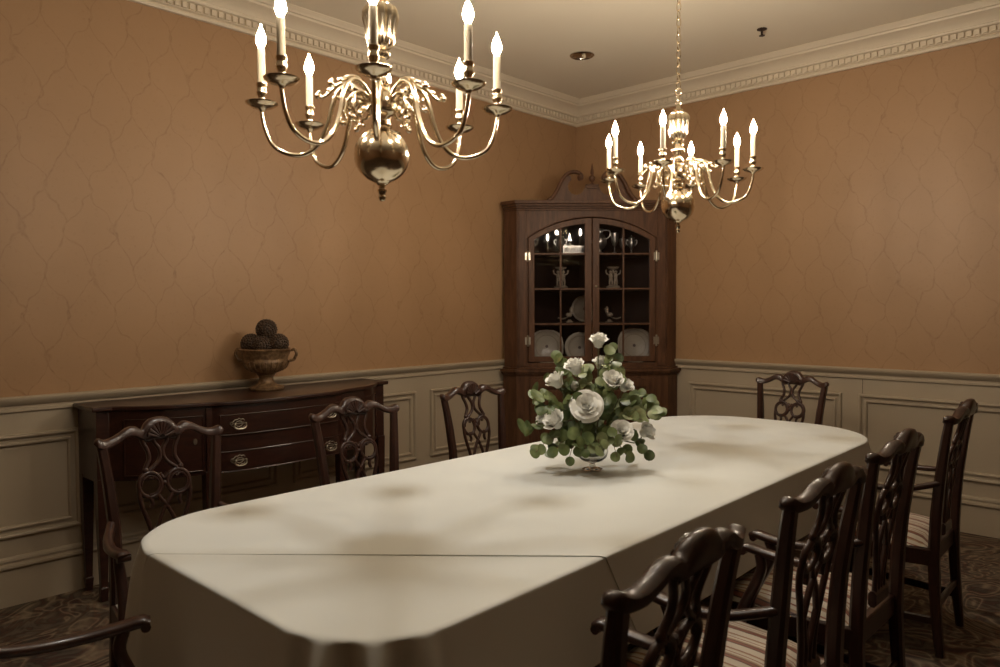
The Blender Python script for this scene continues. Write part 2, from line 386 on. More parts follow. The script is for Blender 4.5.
# ================================================================ CHANDELIERS
def chandelier(x, y, zb, phi0, label, glow='bulb_glow'):
    """zb height of the ball's centre"""
    t = thing('chandelier', label, 'chandelier', (x, y, zb), group='brass chandeliers over the table')
    mb = MB(); R = .080
    pr = [(.0005, -.132), (.006, -.131), (.010, -.126), (.012, -.119), (.009, -.113), (.011, -.108), (.014, -.103), (.014, -.098), (.008, -.094), (.010, -.086), (.018, -.081)]
    mb.lathe(pr, 20); mb.build('bottom_finial', 'brass', t)
    mb = MB(); mb.lathe([(.018, -.082)] + [(R * math.cos(a), R * math.sin(a)) for a in [math.radians(d) for d in range(-75, 76, 6)]] + [(.018, .080)], 40); mb.build('ball', 'brass', t, angle=60)
    mb = MB()
    mb.lathe([(.018, .076), (.028, .080), (.030, .086), (.018, .092), (.014, .104), (.022, .112), (.036, .118), (.044, .130), (.046, .150), (.044, .168), (.034, .178), (.022, .186),
              (.018, .196), (.026, .202), (.028, .208), (.020, .214), (.017, .225), (.024, .240), (.030, .250), (.030, .258), (.018, .264), (.016, .276), (.026, .284), (.028, .292), (.020, .298), (.016, .304)], 28)
    mb.build('stem', 'brass', t, angle=50)
    mb = MB(); rs = []
    for z, r in ((.302, .016), (.308, .024), (.318, .031), (.340, .037), (.365, .038), (.390, .043), (.410, .043), (.424, .037), (.432, .028), (.438, .018)):
        rs.append([((r * (1 + .24 * abs(math.cos(6 * a)) * min(1, (r - .015) / .02))) * math.cos(a), (r * (1 + .24 * abs(math.cos(6 * a)) * min(1, (r - .015) / .02))) * math.sin(a), z) for a in [2 * PI * i / 72 for i in range(72)]])
    mb.rings(rs); mb.build('fluted_urn', 'brass', t, angle=50)
    mb = MB(); mb.lathe([(.018, .436), (.026, .440), (.026, .446), (.012, .452), (.010, .470), (.016, .478), (.016, .484), (.008, .492), (.006, .515)], 20)
    ring = [(.016 * math.cos(a), 0, .530 + .016 * math.sin(a)) for a in [2 * PI * i / 16 for i in range(16)]]
    mb.sweep(ring, circ(.004, 8), (0, 1, 0), loop=True); mb.build('neck', 'brass', t)
    # chain and canopy
    top = CEIL - zb
    mb = MB(); z = .545; k = 0; lh = .022
    while z < top - .06:
        pts = []
        for i in range(18):
            a = 2 * PI * i / 18; u = .0105 * math.cos(a); h = (lh) * math.sin(a)
            pts.append((u, 0, z + h + .014) if k % 2 == 0 else (0, u, z + h + .014))
        mb.sweep(pts, circ(.0028, 6), (0, 1, 0) if k % 2 == 0 else (1, 0, 0), loop=True)
        z += 2 * lh - .0075; k += 1
    mb.build('chain', 'brass', t)
    mb = MB(); mb.lathe([(.065, top), (.066, top - .008), (.055, top - .016), (.035, top - .034), (.014, top - .045), (.008, top - .060), (.0005, top - .062)], 28); mb.build('canopy', 'brass', t)
    # arms
    vdir = math.atan2(-5.3898 - y, 4.1471 - x)
    for i in range(8):
        a = vdir + phi0 + i * PI / 4
        mat = Matrix.Rotation(a, 4, 'Z')
        mb = MB()
        p = cr([(.040, 0, .150), (.050, 0, .172), (.072, 0, .192), (.100, 0, .198), (.124, 0, .180), (.140, 0, .140), (.152, 0, .090), (.176, 0, .036), (.215, 0, .002), (.262, 0, .000), (.305, 0, .022), (.326, 0, .062), (.336, 0, .105), (.337, 0, .128)], 5)
        mb.sweep(p, lambda q: circ(.0085 - .0028 * q, 8), (0, 1, 0), mat=mat)
        arm = mb.build('arm', 'brass', t, angle=60)
        # cast scroll work on the shoulder of the arm
        mb = MB()
        def sp(pts, r0=.0062, r1=.003): mb.sweep(cr(pts, 5), lambda q: circ(r0 + (r1 - r0) * q, 7), (0, 1, 0), mat=mat)
        sp([(.060, 0, .186), (.090, 0, .205), (.128, 0, .196), (.150, 0, .176), (.168, 0, .164), (.180, 0, .170), (.178, 0, .180), (.170, 0, .176)])
        sp([(.050, 0, .160), (.072, 0, .168), (.094, 0, .160), (.100, 0, .142), (.088, 0, .132), (.078, 0, .142), (.086, 0, .150)])
        sp([(.096, 0, .150), (.104, 0, .120), (.098, 0, .100), (.108, 0, .088), (.118, 0, .096), (.112, 0, .104)])
        sp([(.130, 0, .176), (.118, 0, .160), (.108, 0, .165), (.104, 0, .178)], .005, .003)
        sp([(.046, 0, .140), (.060, 0, .120), (.078, 0, .118), (.084, 0, .104), (.074, 0, .098)], .006, .003)
        mb.sphere(.009, (.180, 0, .168), 10, 6, mat=mat); mb.sphere(.008, (.110, 0, .092), 10, 6, mat=mat); mb.sphere(.008, (.148, 0, .184), 8, 6, mat=mat)
        mb.build('scrollwork', 'brass', arm, angle=60)
        c = (.337, 0, .128)
        mb = MB(); mb.lathe([(.006, -.010), (.010, -.004), (.014, .000), (.030, .003), (.044, .012), (.046, .016), (.043, .017), (.028, .010), (.012, .010), (.008, .014)], 22, c, mat); mb.build('drip_pan', 'brass', arm, angle=50)
        mb = MB(); mb.lathe([(.010, .008), (.014, .014), (.014, .020), (.009, .026), (.009, .032), (.014, .040), (.015, .048), (.012, .053), (.013, .062), (.015, .066), (.015, .071), (.0115, .073)], 18, c, mat); mb.build('candle_cup', 'brass', arm, angle=50)
        mb = MB(); mb.lathe([(.0110, .070), (.0110, .163), (.0100, .168), (.006, .169)], 14, c, mat); mb.build('candle_sleeve', 'candle', arm)
        mb = MB(); mb.lathe([(.0060, .168), (.0075, .173), (.0135, .184), (.0148, .193), (.0128, .205), (.0080, .219), (.0032, .228), (.0008, .238)], 8, c, mat); mb.build('flame_bulb', glow, arm, angle=180)
    return t
chandelier(2.40, -4.04, 1.864, math.radians(-3), 'large brass chandelier with eight candle lights hanging over the near half of the table', 'bulb_glow_low')
chandelier(2.325, -2.235, 1.905, math.radians(-11), 'brass chandelier with eight candle lights and chain in full view before the corner cabinet')

# ================================================================ TABLE
TT = .772
t = thing('dining_table', 'long dining table hidden under two white tablecloths, in the middle of the room', 'table', (2.41, -2.91, 0))
def rr_outline(x0, y0, x1, y1, r, n=10):
    pts = []
    for cx, cy, a0 in ((x1 - r, y0 + r, -90), (x1 - r, y1 - r, 0), (x0 + r, y1 - r, 90), (x0 + r, y0 + r, 180)):
        for i in range(n + 1):
            a = math.radians(a0 + 90 * i / n); pts.append((cx + r * math.cos(a), cy + r * math.sin(a)))
    return pts
mb = MB(); mb.prism(rr_outline(-.598, -1.665, .545, 1.665, .44), TT - .035, TT - .004); mb.build('table_top', 'mahogany', t, bevel=.004)
mb = MB(); mb.prism(rr_outline(-.28, -1.2, .28, 1.2, .02, 2), .655, .737); mb.build('apron', 'mahogany', t)
for yy in (-1.0, 0, 1.0):
    mb = MB(); mb.lathe([(.07, .10), (.09, .12), (.09, .16), (.055, .20), (.050, .26), (.075, .34), (.085, .42), (.060, .50), (.045, .56), (.07, .62), (.08, .66)], 24, (0, yy, 0))
    for k in range(4):
        a = PI / 4 + k * PI / 2
        mb.sweep(cr([(0.03 * math.cos(a), yy + .03 * math.sin(a), .18), (.14 * math.cos(a), yy + .14 * math.sin(a), .16), (.26 * math.cos(a), yy + .26 * math.sin(a), .06), (.33 * math.cos(a), yy + .33 * math.sin(a), .018)], 5), rrect(.04, .045), (0, 0, 1))
    mb.build('pedestal', 'mahogany', t)

# tablecloths : outline walks round the table, skirt hangs from it
X0, X1, Y0, Y1 = 1.806, 3.030, -4.605, -1.215
def outline(n_c=26, n_s=(70, 30)):
    """list of (x, y, nx, ny, cornerness, arclength, which)"""
    rad = {'nr': .24, 'fr': .45, 'fl': .32, 'nl': .33}
    out = []
    def arc(cx, cy, r, a0, w_):
        for i in range(n_c):
            a = math.radians(a0 + 90 * i / n_c)
            out.append((cx + r * math.cos(a), cy + r * math.sin(a), math.cos(a), math.sin(a), math.sin(PI * i / n_c) ** 1.0, w_))
    def line(p, q, nrm, n, w_):
        for i in range(n):
            k = i / n; out.append((p[0] + (q[0] - p[0]) * k, p[1] + (q[1] - p[1]) * k, nrm[0], nrm[1], 0, w_))
    xr_far = X1 - .055
    r = rad['nr']; arc(X1 - r, Y0 + r, r, -90, 'nr')
    line((X1, Y0 + r), (xr_far, Y1 - .45), (1, .02), n_s[0], 'r')
    r = rad['fr']; arc(xr_far - r, Y1 - r, r, 0, 'fr')
    line((xr_far - r, Y1), (X0 + r, Y1), (0, 1), n_s[1], 'f')
    arc(X0 + r, Y1 - r, r, 90, 'fl')
    line((X0, Y1 - r), (X0, Y0 + rad['nl']), (-1, 0), n_s[0], 'l')
    r = rad['nl']; arc(X0 + r, Y0 + r, r, 180, 'nl')
    line((X0 + r, Y0), (X1 - rad['nr'], Y0), (0, -1), n_s[1], 'n')
    return out
def cloth(name, off, keep_far, label, group):
    O = outline(); n = len(O); cx, cy = 2.41, -2.91
    s = 0; S = []
    for i in range(n):
        S.append(s); j = (i + 1) % n; s += math.hypot(O[j][0] - O[i][0], O[j][1] - O[i][1])
    vs = []; fs = []
    RK = [.15, .3, .45, .6, .72, .82, .90, .95, .98, .992, 1.0]
    def ox(x): return off * (.22 + .78 * min(1, max(0, (x - 2.25) / .4))) if keep_far else off
    def topz(x, y): return TT + ox(x) + .0006
    # top : rings shrinking towards the spine of the table
    rings = []
    for k in RK:
        ring = []
        for (x, y, nx, ny, c, w_) in O:
            sy = max(min(y, -2.0), -3.9)
            px = cx + (x - cx) * k; py = sy + (y - sy) * k
            ring.append((px, py, topz(px, py) if k < 1 else TT + ox(px) - .0010))
        rings.append(ring)
    # skirt
    D = [.0015, .004, .010, .03, .05, .08, .11, .14, .17, .20, .225, .25, .262]
    for d in D:
        ring = []; q = d / .27
        for i, (x, y, nx, ny, c, w_) in enumerate(O):
            u = S[i]
            amp = {'nr': .042, 'nl': .022, 'fr': .016, 'fl': .012}.get(w_, 0) * c
            per = {'nr': .105, 'nl': .16, 'fr': .14}.get(w_, .16)
            fold = amp * math.sin(2 * PI * u / per + {'nr': 1.2, 'nl': .4}.get(w_, 0)) * min(1, q * 5)
            soft = .0022 * math.sin(u * 9 + 1.3 * math.sin(u * 2.1)) * q
            flare = (.012 + {'nr': .05, 'nl': .06, 'fr': .035, 'fl': .03}.get(w_, 0) * c) * q
            e = ox(x) + min(.005, d * 1.6) + fold + soft + flare
            extra = 1 + {'nr': .4, 'nl': .7, 'n': .4}.get(w_, 0) * (1 if w_ == 'n' else c)
            if w_ in ('nr', 'nl'): extra = max(extra, 1 + .4 * (1 - abs(2 * 0 - c)) * (ny < -.7))
            dd = d * extra if d > .02 else d
            ring.append((x + nx * e, y + ny * e, TT + ox(x) - .0010 - dd))
        rings.append(ring)
    vs = [p for r in rings for p in r]
    for k in range(len(rings) - 1):
        for i in range(n):
            j = (i + 1) % n; fs.append((k * n + i, k * n + j, (k + 1) * n + j, (k + 1) * n + i))
    me = bpy.data.meshes.new(name)
    # middle filler strip of the spine
    me.from_pydata(vs, [], fs)
    bm = bmesh.new(); bm.from_mesh(me)
    bm.verts.ensure_lookup_table(); inner = [bm.verts[i] for i in range(n)]
    bm.faces.new(inner)
    bmesh.ops.remove_doubles(bm, verts=bm.verts[:], dist=1e-5)
    # cut along the slanting seam
    A = Vector((2.43, -4.34, .775)); B = Vector((3.016, -3.82, .775)); C = Vector((3.045, -3.67, .55))
    nn = (B - A).cross(C - A).normalized()
    if nn.y < 0: nn = -nn
    if keep_far: bmesh.ops.bisect_plane(bm, geom=bm.verts[:] + bm.edges[:] + bm.faces[:], plane_co=A, plane_no=nn, clear_inner=True)
    else: bmesh.ops.bisect_plane(bm, geom=bm.verts[:] + bm.edges[:] + bm.faces[:], plane_co=A + nn * .35, plane_no=nn, clear_outer=True)
    bmesh.ops.recalc_face_normals(bm, faces=bm.faces)
    bm.to_mesh(me); bm.free()
    for p in me.polygons: p.use_smooth = True
    me.set_sharp_from_angle(angle=math.radians(50))
    me.materials.append(M['linen'])
    o = bpy.data.objects.new(name, me); COL.objects.link(o)
    md = o.modifiers.new('thick', 'SOLIDIFY'); md.thickness = .0030 if keep_far else .001; md.offset = -1
    es = o.modifiers.new('split', 'EDGE_SPLIT'); es.split_angle = math.radians(50)
    tag(o, label, 'tablecloth', group)
    return o
cloth('tablecloth', .0, False, 'white tablecloth over the near right corner of the table, in front of the straight seam', 'white tablecloths')
cloth('tablecloth', .0034, True, 'white tablecloth over the far part of the table, under the flowers', 'white tablecloths')

# ================================================================ CHAIRS
def yb(z):
    """back line of the chair: local y as a function of height"""
    K = [(0, -.288), (.2, -.268), (.38, -.260), (.47, -.261), (.6, -.266), (.75, -.279), (.9, -.300), (1.0, -.318), (1.1, -.34)]
    for (a, ya), (b2, yb_) in zip(K, K[1:]):
        if z <= b2:
            q = (z - a) / (b2 - a); return ya + (yb_ - ya) * q
    return K[-1][1]
def interp(K, x):
    if x <= K[0][0]: return K[0][1]
    for (a, ya), (b2, y2) in zip(K, K[1:]):
        if x <= b2:
            q = (x - a) / (b2 - a); q = q * q * (3 - 2 * q) if False else q
            return ya + (y2 - ya) * q
    return K[-1][1]
def make_chair(label, ws=1.0, arms=True):
    t = thing('dining_chair', label, 'chair', group='dining chairs round the table')
    # crest rail
    top = cr([(0, 0, 1.038), (.022, 0, 1.036), (.045, 0, 1.026), (.060, 0, 1.009), (.069, 0, .999), (.080, 0, 1.008), (.100, 0, 1.014), (.125, 0, 1.008), (.150, 0, .994), (.185, 0, .981), (.208, 0, .981), (.228, 0, .989), (.240, 0, .983)], 4)
    bot = cr([(0, 0, .965), (.05, 0, .960), (.075, 0, .966), (.10, 0, .978), (.125, 0, .977), (.15, 0, .964), (.18, 0, .952), (.208, 0, .947), (.228, 0, .951), (.240, 0, .961)], 4)
    TK = sorted((p.x, p.z) for p in top); BK = sorted((p.x, p.z) for p in bot)
    mb = MB(); rs = []
    N = 60
    for i in range(N + 1):
        x = -.245 + .490 * i / N; ax = abs(x)
        zt = interp(TK, ax); zb = interp(BK, ax)
        e = max(0, (ax - .225) / .020)
        if e > 0:
            zc = (zt + zb) / 2; h = (zt - zb) / 2 * math.sqrt(max(0.02, 1 - min(1, e) ** 2)); zt, zb = zc + h, zc - h
        th = .019 * (1 if e == 0 else math.sqrt(max(.05, 1 - min(1, e) ** 2)))
        yo = -.004 - .016 * (1 - (ax / .25) ** 2) + (.010 if ax > .18 else 0) * (ax - .18) / .05
        ring = []
        for a, b2 in ((-1, .18), (-1, .82), (-.6, .97), (0, 1.0), (.6, .97), (1, .82), (1, .18), (.6, .03), (0, 0), (-.6, .03)):
            z = zb + (zt - zb) * b2; ring.append((x, yb(z) + yo + a * th, z))
        rs.append(ring)
    mb.rings(rs); mb.build('crest_rail', 'mahogany', t, angle=60)
    # carved shell and ears
    mb = MB()
    for k in range(-4, 5):
        a = k * .33
        mb.sweep([(math.sin(a) * r, yb(.965 + r * math.cos(a)) + .002 + .003 * (r / .06), .968 + r * math.cos(a) * 1.02) for r in (.012, .026, .040, .053)], lambda q: circ(.003 + .006 * q, 7, .005), (0, 1, 0))
    mb.build('shell_carving', 'mahogany', t, angle=60)
    # splat
    mb = MB()
    def P(x, z, dy=0): return (x, yb(z) + dy - .016 * (1 - min(1, abs(x) / .25) ** 2) * min(1, max(0, (z - .75) / .2)), z)
    def strap(pts, w_=.016, d=.016, loop=False):
        q = cr([P(*p) for p in pts], 6, loop); mb.sweep(q, rrect(w_, d, .28), (0, 1, 0), loop=loop)
    for s in (-1, 1):
        strap([(s * .070, .978), (s * .066, .955), (s * .052, .925), (s * .049, .897), (s * .060, .875), (s * .070, .858)], .015)
        strap([(s * .030, .975), (s * .024, .952), (s * .008, .928), (s * .0055, .905), (s * .014, .886), (s * .034, .868), (s * .052, .856)], .013)
        # volute ring
        c = s * .053
        ring = [P(c + .042 * math.cos(a), .808 + .041 * math.sin(a)) for a in [2 * PI * i / 28 for i in range(28)]]
        mb.sweep(ring, rrect(.015, .017, .28), (0, 1, 0), loop=True)
        ring = [P(c + .033 * math.cos(a), .808 + .032 * math.sin(a), .006) for a in [2 * PI * i / 24 for i in range(20)]]
        mb.sweep(ring, circ(.0035, 6), (0, 1, 0))
        mb.sphere(.0125, P(s * .066, .858), 12, 8, (1, .8, 1)); mb.sphere(.009, P(s * .050, .852), 10, 6)
        mb.sweep([P(s * .040, .838, .004), P(s * .046, .828, .006), P(s * .054, .832, .004)], circ(.005, 6), (0, 1, 0))
        # lower straps
        strap([(s * .094, .800), (s * .094, .765), (s * .084, .725), (s * .066, .675), (s * .050, .615), (s * .040, .560), (s * .040, .500)], .016)
        strap([(s * .030, .775), (s * .012, .750), (s * -.008, .722), (s * -.026, .685), (s * -.042, .640)], .013)
        strap([(s * .060, .770), (s * .050, .748), (s * .056, .730)], .012)
        strap([(s * .042, .640), (s * .024, .590), (s * .012, .550), (s * .014, .500)], .012)
    strap([(-.014, .842), (0, .826), (.014, .842)], .012)
    mb.sphere(.010, P(0, .808), 10, 8)
    strap([(-.060, .962), (0, .968), (.060, .962)], .022)
    mb.build('splat', 'mahogany', t, angle=50)
    mb = MB(); mb.sweep([(-.060, yb(.49), .485), (.060, yb(.49), .485)], rrect(.05, .026), (0, 1, 0)); mb.build('splat_shoe', 'mahogany', t)
    # rear legs run up into the back posts
    for s in (-1, 1):
        z = [0, .06, .15, .26, .38, .47, .58, .70, .82, .90, .960]
        xk = [(0, .200), (.2, .196), (.47, .190), (.7, .190), (.85, .203), (.96, .217)]
        mb = MB()
        mb.sweep([(s * interp(xk, k), yb(k), k) for k in z], lambda q: rrect(.034 + .010 * math.sin(PI * min(1, q * 1.1)), .030 + .012 * math.sin(PI * q), .22), (0, 1, 0))
        mb.build('rear_leg', 'mahogany', t, angle=40)
        mb = MB(); mb.prism([(s * .232, .144), (s * .278, .144), (s * .278, .190), (s * .232, .190)], 0, .40); mb.build('front_leg', 'mahogany', t, bevel=.004)
    # seat frame
    def seatpoly(g=0): return [(-.212 - g, -.262), (.212 + g, -.262), (.280 + g, .190 + g), (-.280 - g, .190 + g)]
    mb = MB(); mb.prism(seatpoly(0), .365, .435); mb.build('seat_frame', 'mahogany', t, bevel=.006)
    mb = MB(); rs = []
    nx, ny = 14, 14; vs = []; fs = []
    for j in range(ny + 1):
        v = j / ny; hw = .203 + (.272 - .203) * v; y = -.236 + .420 * v
        for i in range(nx + 1):
            u = -1 + 2 * i / nx; b2 = max(0, (1 - u ** 4) * (1 - (2 * v - 1) ** 4))
            vs.append((u * hw, y, .437 + .050 * b2 ** .55))
    for j in range(ny):
        for i in range(nx): fs.append((j * (nx + 1) + i, j * (nx + 1) + i + 1, (j + 1) * (nx + 1) + i + 1, (j + 1) * (nx + 1) + i))
    mb.add(vs, fs); c = mb.build('seat_cushion', 'stripes', t, angle=180)
    c['label'] = 'cream seat cushion with terracotta and brown stripes'
    # stretchers
    for s in (-1, 1):
        mb = MB(); mb.sweep([(s * .196, yb(.14), .140), (s * .255, .16, .140)], rrect(.016, .034), (0, 0, 1)); mb.build('stretcher', 'mahogany', t)
    mb = MB(); mb.sweep([(-.226, -.05, .140), (.226, -.05, .140)], rrect(.016, .034), (0, 0, 1)); mb.sweep([(-.196, yb(.20), .195), (.196, yb(.20), .195)], rrect(.016, .034), (0, 0, 1)); mb.build('cross_stretcher', 'mahogany', t)
    # arms
    for s in ((-1, 1) if arms else ()):
        p = cr([(s * .200, -.276, .708), (s * .216, -.235, .694), (s * .244, -.170, .678), (s * .262, -.095, .672), (s * .266, -.020, .676), (s * .264, .025, .682), (s * .262, .045, .678)], 5)
        mb = MB(); mb.sweep(p, lambda q: rrect(.026 + .018 * min(1, q * 1.2), .022 if q < .92 else .016, .3), (0, 0, 1))
        mb.sweep([(s * .262 - .021, .035, .672), (s * .262 + .021, .035, .672)], circ(.0115, 10), (0, 0, 1))
        a = mb.build('arm', 'mahogany', t, angle=60)
        mb = MB(); mb.sweep(cr([(s * .263, -.010, .668), (s * .258, -.020, .630), (s * .256, -.004, .580), (s * .260, .026, .520), (s * .268, .050, .460), (s * .268, .054, .400)], 5), lambda q: rrect(.026 + .006 * q, .030 + .012 * q, .3), (1, 0, 0))
        mb.build('arm_support', 'mahogany', a, angle=60)
    for o in list(t.children) + [c for q in t.children for c in q.children]:
        for v in o.data.vertices: v.co.x *= ws
    return t
proto = make_chair('dark carved armchair nearest the camera on the right side of the table')
R_ = PI / 2
# local +y is where the chair faces ; rz = +90deg faces -x (right row), -90deg faces +x (left row)
proto.location = (3.178, -4.240, 0); proto.rotation_euler = (0, 0, R_ + .05)
CH = [
    ((3.160, -3.480, 0), R_ - .02, 'dark carved armchair second from the camera on the right side of the table'),
    ((3.132, -2.805, 0), R_ - .01, 'dark carved armchair third from the camera on the right side of the table'),
    ((3.100, -1.812, 0), R_ + .03, 'dark carved armchair farthest back on the right side, nearest the back wall'),
    ((1.775, -4.320, 0), -R_ - .05, 'reddish lit carved armchair in front of the left end of the sideboard'),
    ((1.790, -3.495, 0), -R_ - .04, 'carved chair with shell crest in front of the right end of the sideboard'),
    ((1.672, -2.660, 0), -R_ - .03, 'dark carved chair on the left side between the sideboard and the corner cabinet'),
    ((2.330, -1.265, 0), PI - .08, 'dark carved chair at the far end of the table by the back wall'),
    ((2.580, -4.800, 0), -0.24, 'armchair at the near end of the table, only its left arm in the picture'),
]
for loc, rz, lab in CH[:3] + CH[7:]: dup(proto, loc, rz, lab)
loc, rz, lab = CH[3]; ca = make_chair(lab, .905); ca.location = loc; ca.rotation_euler = (0, 0, rz)
loc, rz, lab = CH[4]; cb_ = make_chair(lab, .93, False); cb_.location = loc; cb_.rotation_euler = (0, 0, rz)
for loc, rz, lab in CH[5:7]: dup(cb_, loc, rz, lab)

# ================================================================ SIDEBOARD
SB = (.30, -3.275, 0); ZS = .953
t = thing('sideboard', 'dark mahogany serpentine sideboard with brass handled drawers against the left wall', 'sideboard', SB)
PK = [(-.885, .315), (-.80, .315), (-.775, .34), (-.70, .41), (-.60, .465), (-.48, .500), (-.40, .520), (-.34, .560), (-.2, .582), (0, .590)]
def front(y, ins=0):
    a = abs(y); Kk = [(-q[0], q[1]) for q in PK][::-1]
    return interp(Kk, a) - SB[0] - ins
def sbpoly(ins, ye, back=.032, n=60):
    pts = [(front(-ye + 2 * ye * i / n, ins), -ye + 2 * ye * i / n) for i in range(n + 1)]
    return [(back - SB[0], -ye)] + pts + [(back - SB[0], ye)]
mb = MB(); mb.prism(sbpoly(0, .885), ZS - .022, ZS); mb.build('top', 'sideboard_wood', t, bevel=.005)
mb = MB(); mb.prism(sbpoly(.022, .862), .585, ZS - .022); mb.build('case', 'sideboard_wood', t, bevel=.003)
def curved_panel(y0, y1, z0, z1, o0, o1, n=16):
    m_ = MB(); rs = []
    for i in range(n + 1):
        y = y0 + (y1 - y0) * i / n
        rs.append([(front(y, .022 - o0), y, z0), (front(y, .022 - o1), y, z0), (front(y, .022 - o1), y, z1), (front(y, .022 - o0), y, z1)])
    m_.rings(rs); return m_
def bead(m_, y0, y1, z0, z1, n=16):
    for z in (z0, z1): m_.sweep([(front(y0 + (y1 - y0) * i / n, .022 - .010), y0 + (y1 - y0) * i / n, z) for i in range(n + 1)], circ(.0032, 6), (0, 0, 1))
    for y in (y0, y1): m_.sweep([(front(y, .012), y, z0), (front(y, .012), y, z1)], circ(.0032, 6), (0, 1, 0))
def handle(par, y, z):
    x = front(y, .022 - .010)
    mb = MB()
    h = [(0, .030), (.010, .022), (.022, .024), (.034, .012), (.044, .014), (.048, .004), (.040, -.006), (.030, -.010), (.022, -.020), (.010, -.020), (0, -.028)]
    poly = [(y + a, z + b2) for a, b2 in h] + [(y - a, z + b2) for a, b2 in h[-2:0:-1]]
    mb.sweep([(x + .001, a, b2) for a, b2 in poly], circ(.0022, 6), (1, 0, 0), loop=True); mb.sweep([(x + .001, y + (a - y) * .5, z + (b2 - z) * .55) for a, b2 in poly], circ(.0018, 6), (1, 0, 0), loop=True)
    mb.box(x - .001, y - .04, z - .001, x + .002, y + .04, z + .005); b_ = mb.build('handle', 'old_brass', par, bevel=.0008)
    mb = MB()
    for s in (-1, 1): mb.sweep([(x, y + s * .030, z + .002), (x + .016, y + s * .030, z + .002)], circ(.0045, 8), (0, 0, 1)); mb.sphere(.006, (x + .016, y + s * .030, z + .002), 8, 6)
    mb.sweep(cr([(x + .015, y - .030, z + .002), (x + .018, y - .031, z - .012), (x + .020, y - .018, z - .022), (x + .020, y, z - .024), (x + .020, y + .018, z - .022), (x + .018, y + .031, z - .012), (x + .015, y + .030, z + .002)], 4), circ(.0034, 8), (1, 0, 0))
    mb.build('bail', 'old_brass', b_)
for z0, z1 in ((.780, .882), (.592, .694)):
    mb = curved_panel(-.36, .36, z0, z1, 0, .008); bead(mb, -.36, .36, z0, z1)
    d = mb.build('drawer', 'sideboard_wood', t)
    for s in (-1, 1): handle(d, s * .272, (z0 + z1) / 2 + .002)
for s in (-1, 1):
    y0, y1 = (s * .435, s * .755) if s > 0 else (s * .755, s * .435)
    mb = curved_panel(y0, y1, .610, .885, 0, .007); bead(mb, y0, y1, .610, .885)
    d = mb.build('door', 'sideboard_wood', t)
    mb = MB(); yk = s * .47; x = front(yk, .022 - .008)
    mb.prism([(yk + .010 * math.cos(a), .758 + .016 * math.sin(a)) for a in [2 * PI * i / 14 for i in range(14)]], x, x + .003, 'x'); mb.build('keyhole_plate', 'old_brass', d)
for yy in (-.398, .398):
    mb = MB(); x = front(yy, .022 - .003); mb.box(x - .01, yy - .02, .60, x + .004, yy + .02, .925)
    mb.build('stile', 'sideboard_wood', t, bevel=.002)
mb = MB(); x = front(-.398, .016); mb.box(x, -.372, .662, x + .008, -.366, .69); mb.build('key', 'old_brass', t)
for x, y in ((.318 - .045, .838), (.318 - .045, -.838), (.48, .40), (.48, -.40), (.062, .838), (.062, -.838)):
    mb = MB(); x -= SB[0]
    rs = []
    for z, h in ((.60, .026), (.40, .024), (.07, .015), (.065, .019), (.0, .014)): rs.append([(x - h, y - h, z), (x + h, y - h, z), (x + h, y + h, z), (x - h, y + h, z)])
    mb.rings(rs); mb.build('leg', 'sideboard_wood', t, bevel=.002)

# urn with decorative cone balls
UX, UY = .190, -3.185
t = thing('urn', 'bronze coloured footed urn with two handles standing on the sideboard', 'urn', (UX, UY, ZS))
mb = MB(); mb.lathe([(.100, 0), (.104, .004), (.104, .016), (.092, .022), (.070, .030), (.052, .040), (.044, .054), (.042, .068), (.046, .080), (.056, .086), (.052, .092), (.060, .098), (.090, .108), (.118, .126), (.132, .150), (.134, .168), (.128, .176), (.130, .184), (.140, .205), (.146, .222), (.154, .228), (.156, .236), (.148, .240), (.138, .232), (.128, .190), (.118, .150), (.080, .118), (.0005, .112)], 48)
for k in range(24):
    a = 2 * PI * k / 24; mb.sweep([(r * math.cos(a), r * math.sin(a), z) for r, z in ((.095, .112), (.120, .128), (.134, .150), (.136, .166))], circ(.0045, 6), (math.cos(a), math.sin(a), 0))
for q in range(len(mb.v)): v = mb.v[q]; mb.v[q] = (v[0] * .95, v[1] * .95, v[2])
mb.build('bowl', 'urn', t, angle=50)
hd = math.atan2(.6871, .7265)
for s in (0, PI):
    mt = Matrix.Rotation(hd + s, 4, 'Z'); mb = MB()
    mb.sweep(cr([(.148, 0, .228), (.166, 0, .236), (.172, 0, .226), (.177, 0, .206), (.168, 0, .186), (.160, 0, .174), (.138, 0, .170)], 5), circ(.009, 8), (0, 1, 0), mat=mt); mb.build('handle', 'urn', t, angle=60)
def coneball(c, r, lab, seed):
    rnd = random.Random(seed)
    mb = MB(); mb.sphere(r * .86, (0, 0, 0), 20, 12)
    N = 150
    for i in range(N):
        zz = 1 - 2 * (i + .5) / N; a = i * 2.39996; q = math.sqrt(1 - zz * zz)
        nrm = Vector((q * math.cos(a), q * math.sin(a), zz)); tq = nrm.orthogonal().normalized(); bt = nrm.cross(tq)
        w_ = r * .125; rs = []
        tip = nrm * r * 1.02 - Vector((0, 0, r * .05))
        base = [nrm * r * .80 + tq * w_ * math.cos(k * PI / 3) * 1.1 + bt * w_ * math.sin(k * PI / 3) * 1.1 for k in range(6)]
        mid = [nrm * r * .96 + tq * w_ * math.cos(k * PI / 3) * .8 + bt * w_ * math.sin(k * PI / 3) * .8 for k in range(6)]
        mb.add([tuple(p) for p in base + mid + [tip]], [(k, (k + 1) % 6, 6 + (k + 1) % 6, 6 + k) for k in range(6)] + [(6 + k, 6 + (k + 1) % 6, 12) for k in range(6)])
    o = mb.build('cone_ball', 'cone', None, (UX + c[0], UY + c[1], ZS + c[2]), angle=20)
    tag(o, lab, 'decorative ball', 'scaly cone balls in the urn'); o.rotation_euler = (rnd.random() * 3, rnd.random() * 3, 0)
ru = Vector((.7265, .6871, 0)); fu = Vector((-.687, .726, 0))
